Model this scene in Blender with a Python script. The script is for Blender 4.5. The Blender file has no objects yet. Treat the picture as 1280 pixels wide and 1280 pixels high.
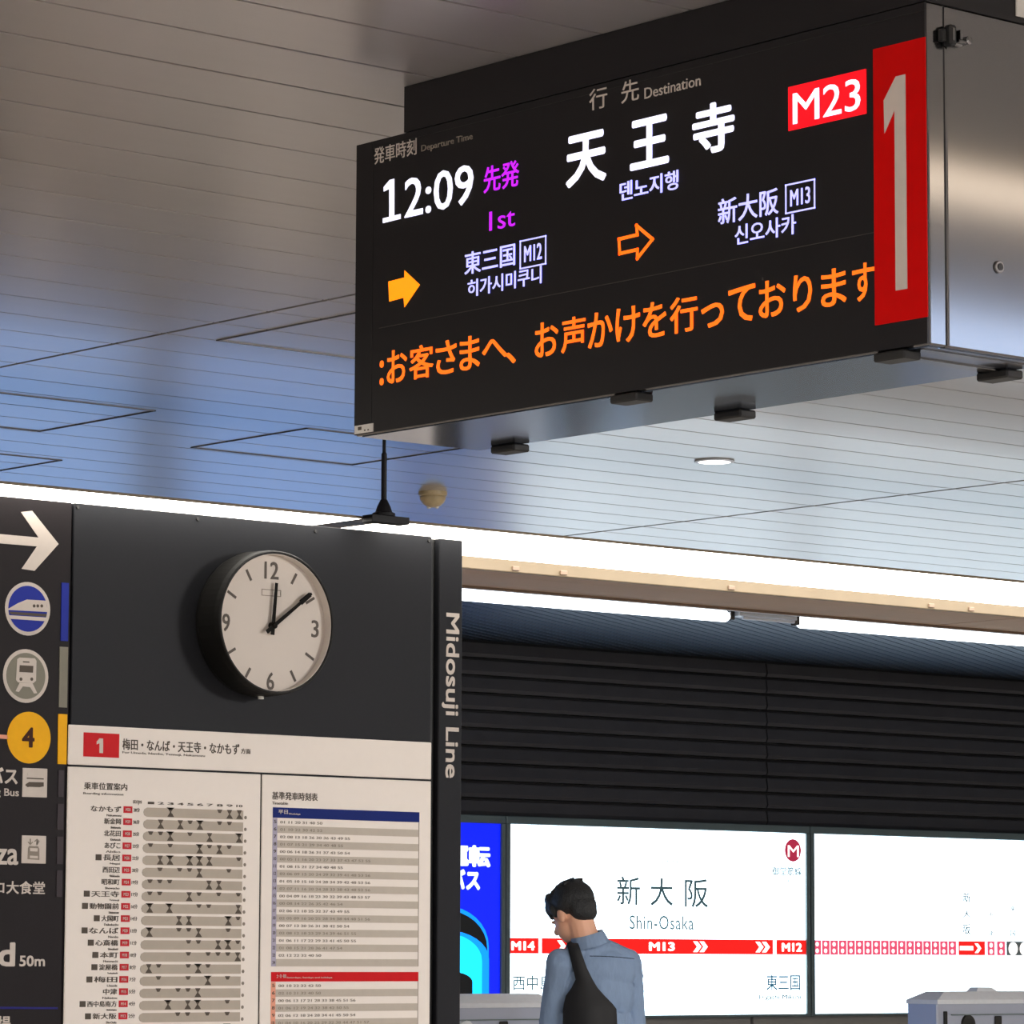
import bpy, bmesh, math, random
from mathutils import Vector, Matrix, noise
random.seed(7)
SC = bpy.context.scene
COL = SC.collection
R = math.radians

# ------------------------------------------------------------------ camera, world, lights, exposure
FPX = 4794.255
YAW, PITCH, ROLL = R(40.57405824), R(6.57593053), R(0.20833267)
CAM = Vector((0, 0, 1.4))
_f = Vector((math.sin(YAW)*math.cos(PITCH), math.cos(YAW)*math.cos(PITCH), math.sin(PITCH)))
_r0 = Vector((math.cos(YAW), -math.sin(YAW), 0)); _u0 = _r0.cross(_f)
_r = _r0*math.cos(ROLL) + _u0*math.sin(ROLL)
_u = -_r0*math.sin(ROLL) + _u0*math.cos(ROLL)
cd = bpy.data.cameras.new('camera'); cam = bpy.data.objects.new('camera', cd); COL.objects.link(cam)
cd.sensor_width = 36; cd.sensor_fit = 'HORIZONTAL'; cd.lens = FPX/1280*36; cd.clip_start = .05; cd.clip_end = 200
cam.matrix_world = Matrix(((_r.x, _u.x, -_f.x, CAM.x), (_r.y, _u.y, -_f.y, CAM.y), (_r.z, _u.z, -_f.z, CAM.z), (0, 0, 0, 1)))
SC.camera = cam
SC.view_settings.view_transform = 'Standard'; SC.view_settings.look = 'None'
SC.view_settings.gamma = 1; SC.view_settings.use_curve_mapping = False
SC.view_settings.exposure = 0.0
w = bpy.data.worlds.new('world'); SC.world = w; w.use_nodes = True
w.node_tree.nodes['Background'].inputs[0].default_value = (.62, .58, .55, 1)
w.node_tree.nodes['Background'].inputs[1].default_value = .5
E_TROUGH = 8.0       # suspended warm trough over the platform
E_TRACK = 4.5        # cool tubes over the track
E_ROOM = 5.0
E_HALL_FILL = 38.0         # unseen line lights added behind the viewer to brighten the hall         # warm light line along the middle of the platform ceiling
E_SCREEN = 3.8
E_AD = 1.15
E_LED = 1.3

def fill_light(name, loc, aim, watts, size, col):
    ld = bpy.data.lights.new(name, 'AREA'); ld.shape = 'RECTANGLE'; ld.size = size; ld.size_y = .25; ld.energy = watts; ld.color = col
    lo = bpy.data.objects.new(name, ld); COL.objects.link(lo); lo.location = loc
    lo.rotation_euler = (Vector(aim)-Vector(loc)).to_track_quat('-Z', 'Y').to_euler()
fill_light('fill_light', (9.2, 4.5, 2.9), (7.0, 9.2, 1.7), 82, .7, (1, .97, .93))     # added unseen area lights that brighten the information wall and the departure board
fill_light('fill_light', (-2.5, 4.2, 2.9), (4.5, 5, 2.6), 45, .8, (1, .95, .9))
def at(px, py, axis, v):
    """where the sight line through a pixel of the photograph meets the plane axis = v"""
    d = _r*((px-640)/FPX) - _u*((py-640)/FPX) + _f
    i = 'XYZ'.index(axis)
    return CAM + d*((v-CAM[i])/d[i])

# ------------------------------------------------------------------ materials
def lin(c):
    c = c/255
    return c/12.92 if c <= .04045 else ((c+.055)/1.055)**2.4
def rgb(r, g, b): return (lin(r), lin(g), lin(b), 1)
def mat(name, col, rough=.5, metal=0, var=.06, scale=40, bump=0, stretch=None, emit=None, es=0, spec=.5, coat=0):
    m = bpy.data.materials.new(name); m.use_nodes = True
    nt = m.node_tree; b = nt.nodes['Principled BSDF']
    b.inputs['Roughness'].default_value = rough; b.inputs['Metallic'].default_value = metal
    b.inputs['Specular IOR Level'].default_value = spec; b.inputs['Coat Weight'].default_value = coat
    tc = nt.nodes.new('ShaderNodeTexCoord'); mp = nt.nodes.new('ShaderNodeMapping')
    nt.links.new(tc.outputs['Object'], mp.inputs[0])
    if stretch: mp.inputs['Scale'].default_value = stretch
    nz = nt.nodes.new('ShaderNodeTexNoise'); nz.inputs['Scale'].default_value = scale; nz.inputs['Detail'].default_value = 3
    nt.links.new(mp.outputs[0], nz.inputs['Vector'])
    mr = nt.nodes.new('ShaderNodeMapRange'); mr.inputs['To Min'].default_value = 1-var; mr.inputs['To Max'].default_value = 1+var
    nt.links.new(nz.outputs['Fac'], mr.inputs[0])
    mx = nt.nodes.new('ShaderNodeVectorMath'); mx.operation = 'SCALE'; mx.inputs[0].default_value = col[:3]
    nt.links.new(mr.outputs[0], mx.inputs['Scale'])
    nt.links.new(mx.outputs[0], b.inputs['Base Color'])
    if bump:
        bp = nt.nodes.new('ShaderNodeBump'); bp.inputs['Strength'].default_value = bump; bp.inputs['Distance'].default_value = .01
        nt.links.new(nz.outputs['Fac'], bp.inputs['Height']); nt.links.new(bp.outputs[0], b.inputs['Normal'])
    if emit:
        b.inputs['Emission Color'].default_value = emit; b.inputs['Emission Strength'].default_value = es
    return m
M = {}
M['plank'] = mat('ceiling aluminium', (.50, .48, .47, 1), .30, .5, .03, 3, stretch=(1, 8, 8))
M['plank_back'] = mat('ceiling void', (.02, .018, .016, 1), .8)
M['plank_brown'] = mat('brown painted plank', rgb(200, 168, 138), .8, 0, .04, 3, spec=.1)
M['hatch'] = mat('hatch trim', (.13, .13, .14, 1), .5, .3)
M['black_panel'] = mat('black sign panel', (.0085, .0075, .009, 1), .38, 0, .05, spec=.35)
M['steel'] = mat('brushed steel', (.20, .197, .2, 1), .14, 1.0, .05, 60, stretch=(1, 1, 12))
M['under'] = mat('reflected-blue steel', (.20, .25, .34, 1), .13, .95, .05, 40)  # bluish reflection is put into the base colour of the underside
M['steel_dark'] = mat('dark steel', (.25, .24, .235, 1), .4, .9)
M['rubber'] = mat('black rubber', (.012, .012, .012, 1), .6)
M['red'] = mat('red plate', rgb(208, 0, 0), .5, spec=.12)
M['cream'] = mat('cream print', rgb(205, 195, 186), .5, spec=.12)
M['white_tag'] = mat('tag white', rgb(215, 212, 205), .5)
M['board'] = mat('charcoal board', (.0180, .0190, .0225, 1), .55, .0, .10, 160, spec=.13)
M['board_warm'] = mat('warm charcoal board', (.0150, .0120, .0135, 1), .55, .0, .10, 160, spec=.13)
M['black'] = mat('black paint', (.008, .008, .008, 1), .5)
M['paper'] = mat('poster paper', rgb(236, 228, 220), .55, 0, .015, spec=.12)
M['ink'] = mat('grey ink', rgb(88, 80, 72), .6, spec=.12)
M['inkline'] = mat('pale brown ink', rgb(140, 131, 120), .6, spec=.12)
M['bar'] = mat('grey bar print', rgb(178, 168, 155), .6, spec=.12)
M['row'] = mat('grey row print', rgb(188, 179, 167), .6, spec=.12)
M['navy'] = mat('navy print', rgb(12, 34, 108), .5, spec=.12)
M['redp'] = mat('red print', rgb(200, 20, 28), .5, spec=.12)
M['crimson'] = mat('crimson badge print', rgb(196, 36, 48), .5, spec=.12)
M['lav'] = mat('lavender print', rgb(170, 165, 185), .5, spec=.12)
M['salmon'] = mat('salmon print', rgb(230, 160, 135), .5, spec=.12)
M['dial'] = mat('clock dial', rgb(212, 203, 194), .5, 0, .01, spec=.12)
M['clock_ink'] = mat('clock ink', rgb(95, 88, 82), .5, spec=.12)
M['clock_case'] = mat('clock case', (.006, .0055, .005, 1), .5, spec=.2)
M['hand'] = mat('clock hand', (.006, .005, .004, 1), .6, spec=.1)
M['blue_ic'] = mat('blue pictogram', rgb(30, 46, 150), .5, spec=.12)
M['grey_ic'] = mat('grey pictogram', rgb(128, 125, 112), .5, spec=.12)
M['yellow'] = mat('yellow pictogram', rgb(240, 176, 10), .5, spec=.12)
M['brown_ink'] = mat('brown ink', rgb(60, 22, 4), .5, spec=.12)
M['dark_strip'] = mat('dim grey strip', rgb(62, 56, 60), .5, spec=.12)
M['line_blue'] = mat('blue rule', rgb(35, 35, 110), .5, spec=.12)
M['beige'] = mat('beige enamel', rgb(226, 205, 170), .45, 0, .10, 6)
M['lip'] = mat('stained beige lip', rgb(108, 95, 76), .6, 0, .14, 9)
M['divider'] = mat('dim grey rule', rgb(70, 64, 60), .6)
M['trough'] = mat('trough light', (1, .95, .88, 1), .5, emit=(1, .95, .86, 1), es=E_TROUGH)
M['tube'] = mat('track tube light', (1, 1, 1, 1), .5, emit=(.86, .93, 1, 1), es=E_TRACK)
M['room'] = mat('platform line light', (1, .9, .8, 1), .5, emit=(1, .82, .62, 1), es=E_ROOM)
M['cool'] = mat('cool tint line', (1, .9, .8, 1), .5, emit=(.5, .68, 1.0, 1), es=6.5)  # added unseen light that puts blue into the steel cabinet's reflection
M['hall'] = mat('hall fill line', (1, .9, .8, 1), .5, emit=(.93, .93, .95, 1), es=E_HALL_FILL)
M['down'] = mat('downlight lens', (1, 1, 1, 1), .5, emit=(1, 1, 1, 1), es=3)
M['fascia'] = mat('brown soffit', rgb(120, 100, 84), .5)
M['track_ceiling'] = mat('track ceiling', (.07, .10, .15, 1), .35, .4, .25, 4, stretch=(2, 30, 1))
M['slat'] = mat('dark slat', (.085, .083, .09, 1), .42, .2, .15, 8, spec=.4)
M['slat_back'] = mat('slat backing', (.03, .03, .032, 1), .7)
M['frame'] = mat('grey light box frame', rgb(112, 128, 130), .4, .2)
M['screen'] = mat('lit white panel', (.8, .9, .9, 1), .3, var=0, emit=(.76, .93, 1.05, 1), es=E_SCREEN)
def lit(name, c, s=E_AD): M[name] = mat(name, c, .3, var=0, emit=c, es=s)
lit('ad_blue', rgb(2, 28, 225)); lit('ad_cyan', rgb(20, 200, 255), 1.7); lit('ad_sky', rgb(0, 140, 250), 1.3); lit('ad_white', rgb(235, 250, 255), 1.3)
lit('ad_teal', rgb(135, 178, 240), 2.8); lit('ad_periw', rgb(125, 172, 240), 2.8)
M['ad_black'] = mat('ad black', (.01, .012, .015, 1), .3)
lit('band_red', rgb(232, 22, 18), 1.0); lit('band_pink', rgb(226, 80, 112), .9); lit('band_text', rgb(255, 244, 240), 1.6)
lit('scr_ink', rgb(58, 84, 90), .7); lit('scr_ink2', rgb(70, 115, 125), .5); lit('scr_teal', rgb(40, 110, 140), .5); lit('scr_grey', rgb(90, 98, 98), .5); lit('logo', rgb(176, 40, 70), .8)
lit('led_white', rgb(236, 236, 255), 1.0); lit('led_lav', rgb(188, 188, 255), 1.0); lit('led_mag', rgb(190, 30, 232), 1.0)
lit('led_orange', rgb(255, 112, 20), 1.0); lit('led_amber', rgb(255, 140, 10), 1.15); lit('led_red', rgb(232, 8, 26), .82)
M['floor'] = mat('floor tile', (.52, .46, .40, 1), .35, 0, .05, 4)
M['wall_grey'] = mat('painted wall', (.36, .34, .31, 1), .5, 0, .05, 4)
M['wall_dim'] = mat('dim wall', (.10, .10, .10, 1), .5)
M['gate'] = mat('gate grey', rgb(178, 186, 206), .4, .2, .04, 8)
M['gate_light'] = mat('gate pale trim', rgb(225, 231, 240), .35)
M['skin'] = mat('skin', rgb(232, 178, 150), .5, 0, .05, 20)
M['hair'] = mat('black hair', (.008, .010, .013, 1), .5, 0, .4, 60, bump=.6, stretch=(6, 6, 1))
M['shirt'] = mat('blue grey shirt', rgb(126, 149, 182), .75, 0, .12, 14, bump=.5, stretch=(3, 3, 1))
M['shirt_seam'] = mat('shirt seam', rgb(62, 74, 94), .8)
M['trouser'] = mat('dark trousers', (.02, .02, .025, 1), .8, 0, .1)
M['bag'] = mat('black bag fabric', (.006, .007, .010, 1), .7, 0, .1)
M['shoe'] = mat('black shoe', (.01, .01, .01, 1), .3)
M['dome'] = mat('sensor dome', rgb(178, 160, 125), .35)
M['rod'] = mat('hanger rod dark', (.006, .006, .008, 1), .5, spec=.2)

# ------------------------------------------------------------------ helpers
def newobj(name, me, parent=None):
    o = bpy.data.objects.new(name, me); COL.objects.link(o)
    if parent: o.parent = parent
    return o
def thing(name, label, cat, loc, group=None, rz=0):
    o = bpy.data.objects.new(name, None); COL.objects.link(o)
    o.empty_display_size = .1
    o.location = loc; o.rotation_euler = (0, 0, rz); o['label'] = label; o['category'] = cat
    if group: o['group'] = group
    return o
def origin(parent):
    v = Vector((0, 0, 0)); p = parent
    while p: v += p.location; p = p.parent
    return v
class MB:
    """collects shapes in world coordinates, links them as one mesh object"""
    def __init__(s): s.bm = bmesh.new()
    def box(s, x0, x1, y0, y1, z0, z1, bev=0, seg=1):
        r = bmesh.ops.create_cube(s.bm, size=1)
        c = Vector(((x0+x1)/2, (y0+y1)/2, (z0+z1)/2)); d = (abs(x1-x0), abs(y1-y0), abs(z1-z0))
        for v in r['verts']: v.co = Vector((v.co.x*d[0], v.co.y*d[1], v.co.z*d[2])) + c
        if bev:
            es = list({e for v in r['verts'] for e in v.link_edges})
            bmesh.ops.bevel(s.bm, geom=es, offset=bev, segments=seg, affect='EDGES', profile=.5)
        return s
    def slab(s, pts, n, t0, t1):
        """polygon of world points extruded between t0 and t1 along n"""
        n = Vector(n); a = [s.bm.verts.new(Vector(p)+n*t0) for p in pts]; b = [s.bm.verts.new(Vector(p)+n*t1) for p in pts]
        k = len(pts); s.bm.faces.new(a); s.bm.faces.new(b[::-1])
        for i in range(k): s.bm.faces.new((a[i], b[i], b[(i+1) % k], a[(i+1) % k]))
        return s
    def loft(s, rings, cap=True):
        rr = [[s.bm.verts.new(Vector(p)) for p in ring] for ring in rings]
        k = len(rr[0])
        for a, b in zip(rr, rr[1:]):
            for i in range(k): s.bm.faces.new((a[i], a[(i+1) % k], b[(i+1) % k], b[i]))
        if cap: s.bm.faces.new(rr[0][::-1]); s.bm.faces.new(rr[-1])
        return s
    def lathe(s, c, axis, prof, n=32):
        """prof: (distance along axis, radius)"""
        ax = Vector(axis).normalized(); e1 = ax.orthogonal().normalized(); e2 = ax.cross(e1); c = Vector(c)
        return s.loft([[c+ax*d+(e1*math.cos(2*math.pi*i/n)+e2*math.sin(2*math.pi*i/n))*r for i in range(n)] for d, r in prof])
    def ball(s, c, rad, rot=None, sub=3):
        r = bmesh.ops.create_icosphere(s.bm, subdivisions=sub, radius=1)
        m = Matrix.Translation(Vector(c)) @ (rot.to_4x4() if rot else Matrix()) @ Matrix.Diagonal((*rad, 1))
        for v in r['verts']: v.co = m @ v.co
        return s
    def cone(s, a, b, r0, r1, n=14):
        a = Vector(a); b = Vector(b); L = (b-a).length
        s.ball(a, (r0,)*3, sub=2); s.ball(b, (r1,)*3, sub=2)
        return s.lathe(a, b-a, [(0, r0), (L, r1)], n)
    def build(s, name, m, parent=None, smooth=False, remesh=0, smoothit=0):
        bmesh.ops.recalc_face_normals(s.bm, faces=s.bm.faces)
        o0 = origin(parent)
        for v in s.bm.verts: v.co -= o0
        me = bpy.data.meshes.new(name); s.bm.to_mesh(me); s.bm.free()
        o = newobj(name, me, parent)
        if remesh:
            md = o.modifiers.new('r', 'REMESH'); md.mode = 'VOXEL'; md.voxel_size = remesh
            sm = o.modifiers.new('s', 'SMOOTH'); sm.iterations = smoothit; sm.factor = .5
            dg = bpy.context.evaluated_depsgraph_get(); dg.update()
            me2 = bpy.data.meshes.new_from_object(o.evaluated_get(dg)); o.modifiers.clear(); o.data = me2; me = me2
            smooth = True
        me.materials.clear(); me.materials.append(M[m])
        if smooth: me.polygons.foreach_set('use_smooth', [True]*len(me.polygons))
        return o
NRM = {'X': Vector((-1, 0, 0)), 'Y': Vector((0, -1, 0)), 'Z': Vector((0, 0, -1))}
class Face:
    """a vertical or horizontal face of a thing; print and fittings are laid on it"""
    def __init__(s, axis, v, parent): s.a, s.v, s.p = axis, v, parent
    def pt(s, px, py): return at(px, py, s.a, s.v)
    def poly(s, name, pts, m, t0=0, t1=.0012, parent=None):
        return MB().slab([s.pt(*p) for p in pts], NRM[s.a], t0, t1).build(name, m, parent or s.p)
    def rect(s, name, bl, tr, m, t0=0, t1=.0012, parent=None):
        a, b = s.pt(*bl), s.pt(*tr)
        return s.wrect(name, a, b, m, t0, t1, parent)
    def wrect(s, name, a, b, m, t0=0, t1=.0012, parent=None):
        if s.a == 'X': q = [(s.v, a.y, a.z), (s.v, b.y, a.z), (s.v, b.y, b.z), (s.v, a.y, b.z)]
        else: q = [(a.x, s.v, a.z), (b.x, s.v, a.z), (b.x, s.v, b.z), (a.x, s.v, b.z)]
        return MB().slab(q, NRM[s.a], t0, t1).build(name, m, parent or s.p)
    def disc(s, name, c, r, m, t0=0, t1=.0012, n=40, parent=None, inner=0):
        c = s.pt(*c); mb = MB()
        nn = NRM[s.a]
        if inner: mb.lathe(c, nn, [(t0, inner), (t1, inner), (t1, r), (t0, r), (t0, inner)][:4], n)
        else: mb.lathe(c, nn, [(t0, r), (t1, r)], n)
        return mb.build(name, m, parent or s.p)
    def text(s, string, bl, tr, m, name='lettering', t0=0, t1=.0012, off=0., rot=False, parent=None, space=1.):
        me = glyphs(string, off, space)
        a, b = s.pt(*bl), s.pt(*tr)
        return s.wtext(me, a, b, m, name, t0, t1, rot, parent)
    def wtext(s, me, a, b, m, name='lettering', t0=0, t1=.0012, rot=False, parent=None):
        me = me.copy(); nn = NRM[s.a]
        vs = [v.co.copy() for v in me.vertices]
        if not vs: return None
        x0 = min(v.x for v in vs); x1 = max(v.x for v in vs); y0 = min(v.y for v in vs); y1 = max(v.y for v in vs)
        o0 = origin(parent or s.p)
        for v, co in zip(me.vertices, vs):
            u = (co.x-x0)/max(x1-x0, 1e-6); q = (co.y-y0)/max(y1-y0, 1e-6)
            if rot: u, q = q, 1-u
            t = t1+(co.z-.01)*.02 if co.z > 0 else t0
            if s.a == 'X': w_ = Vector((s.v, a.y+(b.y-a.y)*u, a.z+(b.z-a.z)*q))
            else: w_ = Vector((a.x+(b.x-a.x)*u, s.v, a.z+(b.z-a.z)*q))
            v.co = w_ + nn*t - o0
        me.materials.clear(); me.materials.append(M[m])
        return newobj(name, me, parent or s.p)
_gc = {}
def glyphs(string, off=0., space=1.):
    k = (string, off, space)
    if k not in _gc:
        cu = bpy.data.curves.new('t', 'FONT'); cu.body = string; cu.size = 1; cu.extrude = .01
        cu.resolution_u = 3; cu.space_character = space
        o = bpy.data.objects.new('t', cu); COL.objects.link(o)
        dg = bpy.context.evaluated_depsgraph_get(); dg.update()
        me = bpy.data.meshes.new_from_object(o.evaluated_get(dg))
        if off > 0 and len(me.vertices):   # bolder weight: the outline swept round a small circle
            for v in me.vertices: v.co.z = .01 if v.co.z > 0 else -.1
            b0 = bmesh.new(); n_ = 8 if off > .025 else 4
            for i in range(n_):
                an = 2*math.pi*(i+.5)/n_; b1 = bmesh.new(); b1.from_mesh(me)
                bmesh.ops.translate(b1, vec=(math.cos(an)*off, math.sin(an)*off, 0), verts=b1.verts); bmesh.ops.translate(b1, vec=(0, 0, i*.002), verts=b1.verts)
                m1 = bpy.data.meshes.new('m'); b1.to_mesh(m1); b1.free(); b0.from_mesh(m1); bpy.data.meshes.remove(m1)
            b0.to_mesh(me); b0.free()
        _gc[k] = me
        bpy.data.objects.remove(o); bpy.data.curves.remove(cu)
    return _gc[k]
def struct(o): o['kind'] = 'structure'; return o

# ------------------------------------------------------------------ the setting
PW = .2345; Y0 = 5.748 - 7*PW; ZC = 3.05
struct(MB().box(-12, 26, -6, 13.2, -.1, 0).build('floor', 'floor'))
ceil = struct(MB().box(-12, 26, Y0, 13.21, ZC+.0046, ZC+.08).box(-12, 26, -6, Y0-.002, ZC, ZC+.08).build('ceiling', 'plank_back'))
bare = struct(MB().box(-12, 26, -6, Y0-.004, ZC-.002, ZC+.02).box(-12, 1.8, Y0-.004, 13.2, ZC, ZC+.02).build('trim_1', 'plank')); 
seams = [1.80, 5.90, 10.005, 14.11, 18.21]
segs = list(zip(seams, seams[1:]))
pm = None
for i in range(40):
    ya = Y0 + i*PW; yb = min(ya+PW, 13.2)
    if yb-ya < .05: continue
    brown = ya > 11.3
    for (xa, xb) in segs:
        if yb-ya > PW-.01 and not brown:
            if pm is None:
                p = MB().box(0, 4.103-.018, .0045, PW-.0045, 0, .0045, .0006).build('plank', 'plank', None); pm = p.data
                p.parent = ceil
            else: p = newobj('plank', pm, ceil)
            p.location = (xa+.009, ya, ZC)
        else:
            MB().box(xa+.009, xb-.009, ya+.0015, yb, ZC, ZC+.0045).build('plank', 'plank_brown', ceil)
# access hatches: shallow frames let into the planks
def hatch(x0, x1, y0, y1):
    t = .006; h = MB()
    h.box(x0, x1, y0, y0+t, ZC-.003, ZC+.01).box(x0, x1, y1-t, y1, ZC-.003, ZC+.01)
    h.box(x0, x0+t, y0, y1, ZC-.003, ZC+.01).box(x1-t, x1, y0, y1, ZC-.003, ZC+.01)
    h.build('hatch_frame', 'hatch', ceil)
a = at(0, 490, 'Z', ZC); b = at(195, 513, 'Z', ZC); c = at(60, 540, 'Z', ZC)
hatch(b.x-.95, b.x, b.y, c.y)
a = at(270, 425, 'Z', ZC); b = at(437, 388, 'Z', ZC)
hatch(a.x, a.x+.95, a.y-.62, a.y)
a = at(238, 559, 'Z', ZC); b = at(384, 535, 'Z', ZC); c = at(440, 581, 'Z', ZC); d = at(580, 561, 'Z', ZC)
hatch(a.x, c.x, b.y, a.y)
a = at(78, 575, 'Z', ZC); b = at(2, 588, 'Z', ZC)
hatch(a.x-.95, a.x, a.y, b.y)
# edge of the platform ceiling and the space over the track
struct(MB().box(-6, 26, 13.2, 13.23, ZC-.012, 3.3).build('trim_2', 'fascia'))
struct(MB().box(-6, 26, 13.23, 16.8, 3.17, 3.25).build('trim_3', 'track_ceiling'))
tc_ = bpy.data.objects['trim_3']
gr = MB()
for k in range(110):
    xa = 3.5 + k*.14
    gr.slab([(xa, 13.3, 3.17), (xa+.02, 13.3, 3.17), (xa+5.77, 16.55, 3.17), (xa+5.75, 16.55, 3.17)], (0, 0, -1), 0, .004)
g = gr.build('ceiling_rib', 'track_ceiling', tc_); g['kind'] = 'stuff'
wl = struct(MB().box(-6, 30, 16.62, 16.8, -1.2, 3.2).build('wall_far', 'slat_back'))
zs0, zs1 = 2.17, 3.16; ns = 10
wseam = [7.2, 11.7, 16.22, 20.74, 25.2]
sp = (zs1-zs0)/ns
for k in range(ns):
    z = zs0 + k*sp
    for xa, xb in zip(wseam, wseam[1:]):
        MB().slab([(xa+.006, 16.62, z+.006), (xa+.006, 16.575, z+.010), (xa+.006, 16.565, z+.03), (xa+.006, 16.575, z+sp-.010), (xa+.006, 16.62, z+sp-.005)],
                  (1, 0, 0), 0, xb-xa-.012).build('slat', 'slat', wl)
lw = MB().box(-6, 30, 16.60, 16.62, -1.2, .2).build('lower_panel', 'wall_grey', wl)
jx = at(940, 1272, 'Y', 16.56).x
for k in range(-3, 5):
    MB().box(jx+k*1.8+.012, jx+(k+1)*1.8-.012, 16.56, 16.6, .05, 1.035).build('panel', 'wall_grey', wl)
struct(MB().box(-6, 30, 13.2, 16.8, -1.3, -1.2).build('trim_4', 'wall_dim'))
struct(MB().box(-6, 26, -6.1, -6, -.1, 3.1).build('wall_near', 'wall_grey'))
# off-frame light lines, the cool and hall ones added as tint and fill; the nearest one is what the steel cabinet mirrors
for y, x, wd, m in [(3.05, 4.4, .24, 'room'), (3.05, 9.6, .24, 'room'), (3.05, 14.8, .24, 'room')] + [(1.6, 4.4, .6, 'cool'), (1.6, 9.6, .6, 'cool')] + \
        [(-2.2, x, .5, 'hall') for x in (-11.2, -6, -.8, 4.4, 9.6, 14.8)] + [(2.6, x, .5, 'hall') for x in (-11.2, -6)]:
    t = thing('line_light', 'unseen light line placed for fill and steel reflections on the viewer side of the platform', 'light', (x+2.4, y, ZC), 'light lines of the platform ceiling')
    MB().box(x, x+4.8, y-wd/2-.03, y+wd/2+.03, ZC-.03, ZC-.003, .004).build('housing', 'beige', t)
    MB().box(x+.03, x+4.77, y-wd/2, y+wd/2, ZC-.035, ZC-.03).build('diffuser', m, t)

# ------------------------------------------------------------------ hanging departure board
XS = 4.526; YR, YL = 4.2455, 5.755; ZB, ZT = 2.3885, 2.960; XBK = 4.842
db = thing('departure_board', 'black hanging LED departure board in a steel cabinet, red number 1 plate', 'sign', ((XS+XBK)/2, (YR+YL)/2, ZB))
MB().box(XS+.048, XBK, YR, YL, ZB, ZT, .003).build('cabinet', 'steel', db)
MB().box(XS+.012, XBK-.012, YR+.012, YL-.012, ZB-.0015, ZB).build('underside_plate', 'under', db)
MB().box(XS+.004, XS+.044, YR, YL, ZB, ZT, .003).build('door_frame', 'steel', db)
MB().box(XS+.040, XS+.052, YR+.004, YL-.004, ZB+.004, ZT-.004).build('door_gasket', 'rubber', db)
MB().box(XS, XS+.006, YR+.002, YL-.002, ZB+.002, ZT-.002).build('front_panel', 'black_panel', db)
MB().box(XS, XBK-.05, YR, 5.607, ZT, ZC-.001).build('mounting_box', 'black_panel', db)
q = at(1269, 20, 'Y', YR)
MB().box(q.x, q.x+.10, YR-.004, YR, q.z, ZC-.015, .001).build('blank_label', 'white_tag', db)
F = Face('X', XS, db)
# fine joints of the LED window
p0 = F.pt(470, 545); p1 = F.pt(1092, 20)
for (bl, tr) in [((474, 411.5), (1092, 290))]:
    a, b = F.pt(*bl), F.pt(*tr)
    F.wrect('divider_line', Vector((XS, a.y, 2.5895)), Vector((XS, b.y, 2.5905)), 'divider')
dj = MB().box(XS-.0006, XS, 5.70, 5.702, 2.41, 2.955).box(XS-.0006, XS, YR, 5.70, 2.944, 2.9455)
dj.build('panel_joint', 'black', db)
# number plate: wraps the right edge
pl = MB().box(XS-.002, XS, YR-.0006, 4.3635, 2.4335, 2.899).build('number_plate', 'red', db)
F.poly('numeral', [(1121, 96), (1133, 93), (1135.5, 361), (1121, 363.5), (1119.5, 138), (1107, 167), (1106, 126)], 'cream', .002, .003, parent=pl)
# printed headings
F.text('発車時刻', (468, 206), (521, 172), 'cream', off=.0)
F.text('Departure Time', (527, 192), (591, 166), 'inkline')
F.text('行', (737, 139), (759, 107), 'cream'); F.text('先', (777, 130), (799, 97), 'cream')
F.text('Destination', (806, 124), (876, 93), 'cream')
# LED text
F.text('2:09', (506, 273), (592, 204), 'led_white', 'led_digits', off=.008)
F.poly('led_digits', [(479, 279), (501, 273.5), (501, 267.5), (493, 269.5), (493, 223.5), (487.5, 225), (480, 234), (480, 239.5), (487, 236), (487, 271), (479, 273)], 'led_white')
F.text('先発', (605, 242), (649, 199), 'led_mag', 'led_text', off=.008)
F.text('1st', (612, 289), (644, 258), 'led_mag', 'led_text', off=.0)
F.text('天', (708, 236), (758, 160), 'led_white', 'led_text', off=.026)
F.text('王', (788, 214), (836, 141), 'led_white', 'led_text', off=.026)
F.text('寺', (866, 197), (918, 122), 'led_white', 'led_text', off=.026)
F.text('덴노지행', (775, 252), (848, 212), 'led_lav', 'led_text', off=.012)
F.text('東三国', (581, 344), (644, 303), 'led_lav', 'led_text', off=.008)
F.text('히가시미쿠니', (585, 372), (677, 332), 'led_lav', 'led_text', off=.008)
F.text('新大阪', (898, 282), (973, 234), 'led_lav', 'led_text', off=.008)
F.text('신오사카', (919, 307), (995, 267), 'led_lav', 'led_text', off=.008)
def ledbox(bl, tr, s, m):
    a, b = F.pt(*bl), F.pt(*tr); t = .0026
    mb = MB()
    for (ya, za, yb, zb) in [(a.y, a.z, b.y, a.z+t), (a.y, b.z-t, b.y, b.z), (a.y, a.z, a.y-t, b.z), (b.y+t, a.z, b.y, b.z)]:
        mb.slab([(XS, ya, za), (XS, yb, za), (XS, yb, zb), (XS, ya, zb)], NRM['X'], 0, .0012)
    mb.build('led_box', m, db)
    i = .22; h = b.z-a.z
    F.wtext(glyphs(s, .01), Vector((XS, a.y+(b.y-a.y)*.17, a.z+h*i)), Vector((XS, a.y+(b.y-a.y)*.83, b.z-h*i)), m, 'led_text')
ledbox((650, 337), (683, 294), 'M12', 'led_lav')
ledbox((982, 268), (1019, 223), 'M13', 'led_lav')
a, b = F.pt(986, 164), F.pt(1083, 86)
F.wrect('led_badge', a, b, 'led_red')
F.text('M23', (992, 156), (1076, 97), 'led_white', 'led_text', t0=.0012, t1=.002, off=.004)
F.poly('led_arrow', [(486, 352), (506, 347), (506, 338), (525, 356), (506, 384), (505, 372), (487, 377)], 'led_amber')
mb = MB()
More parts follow.
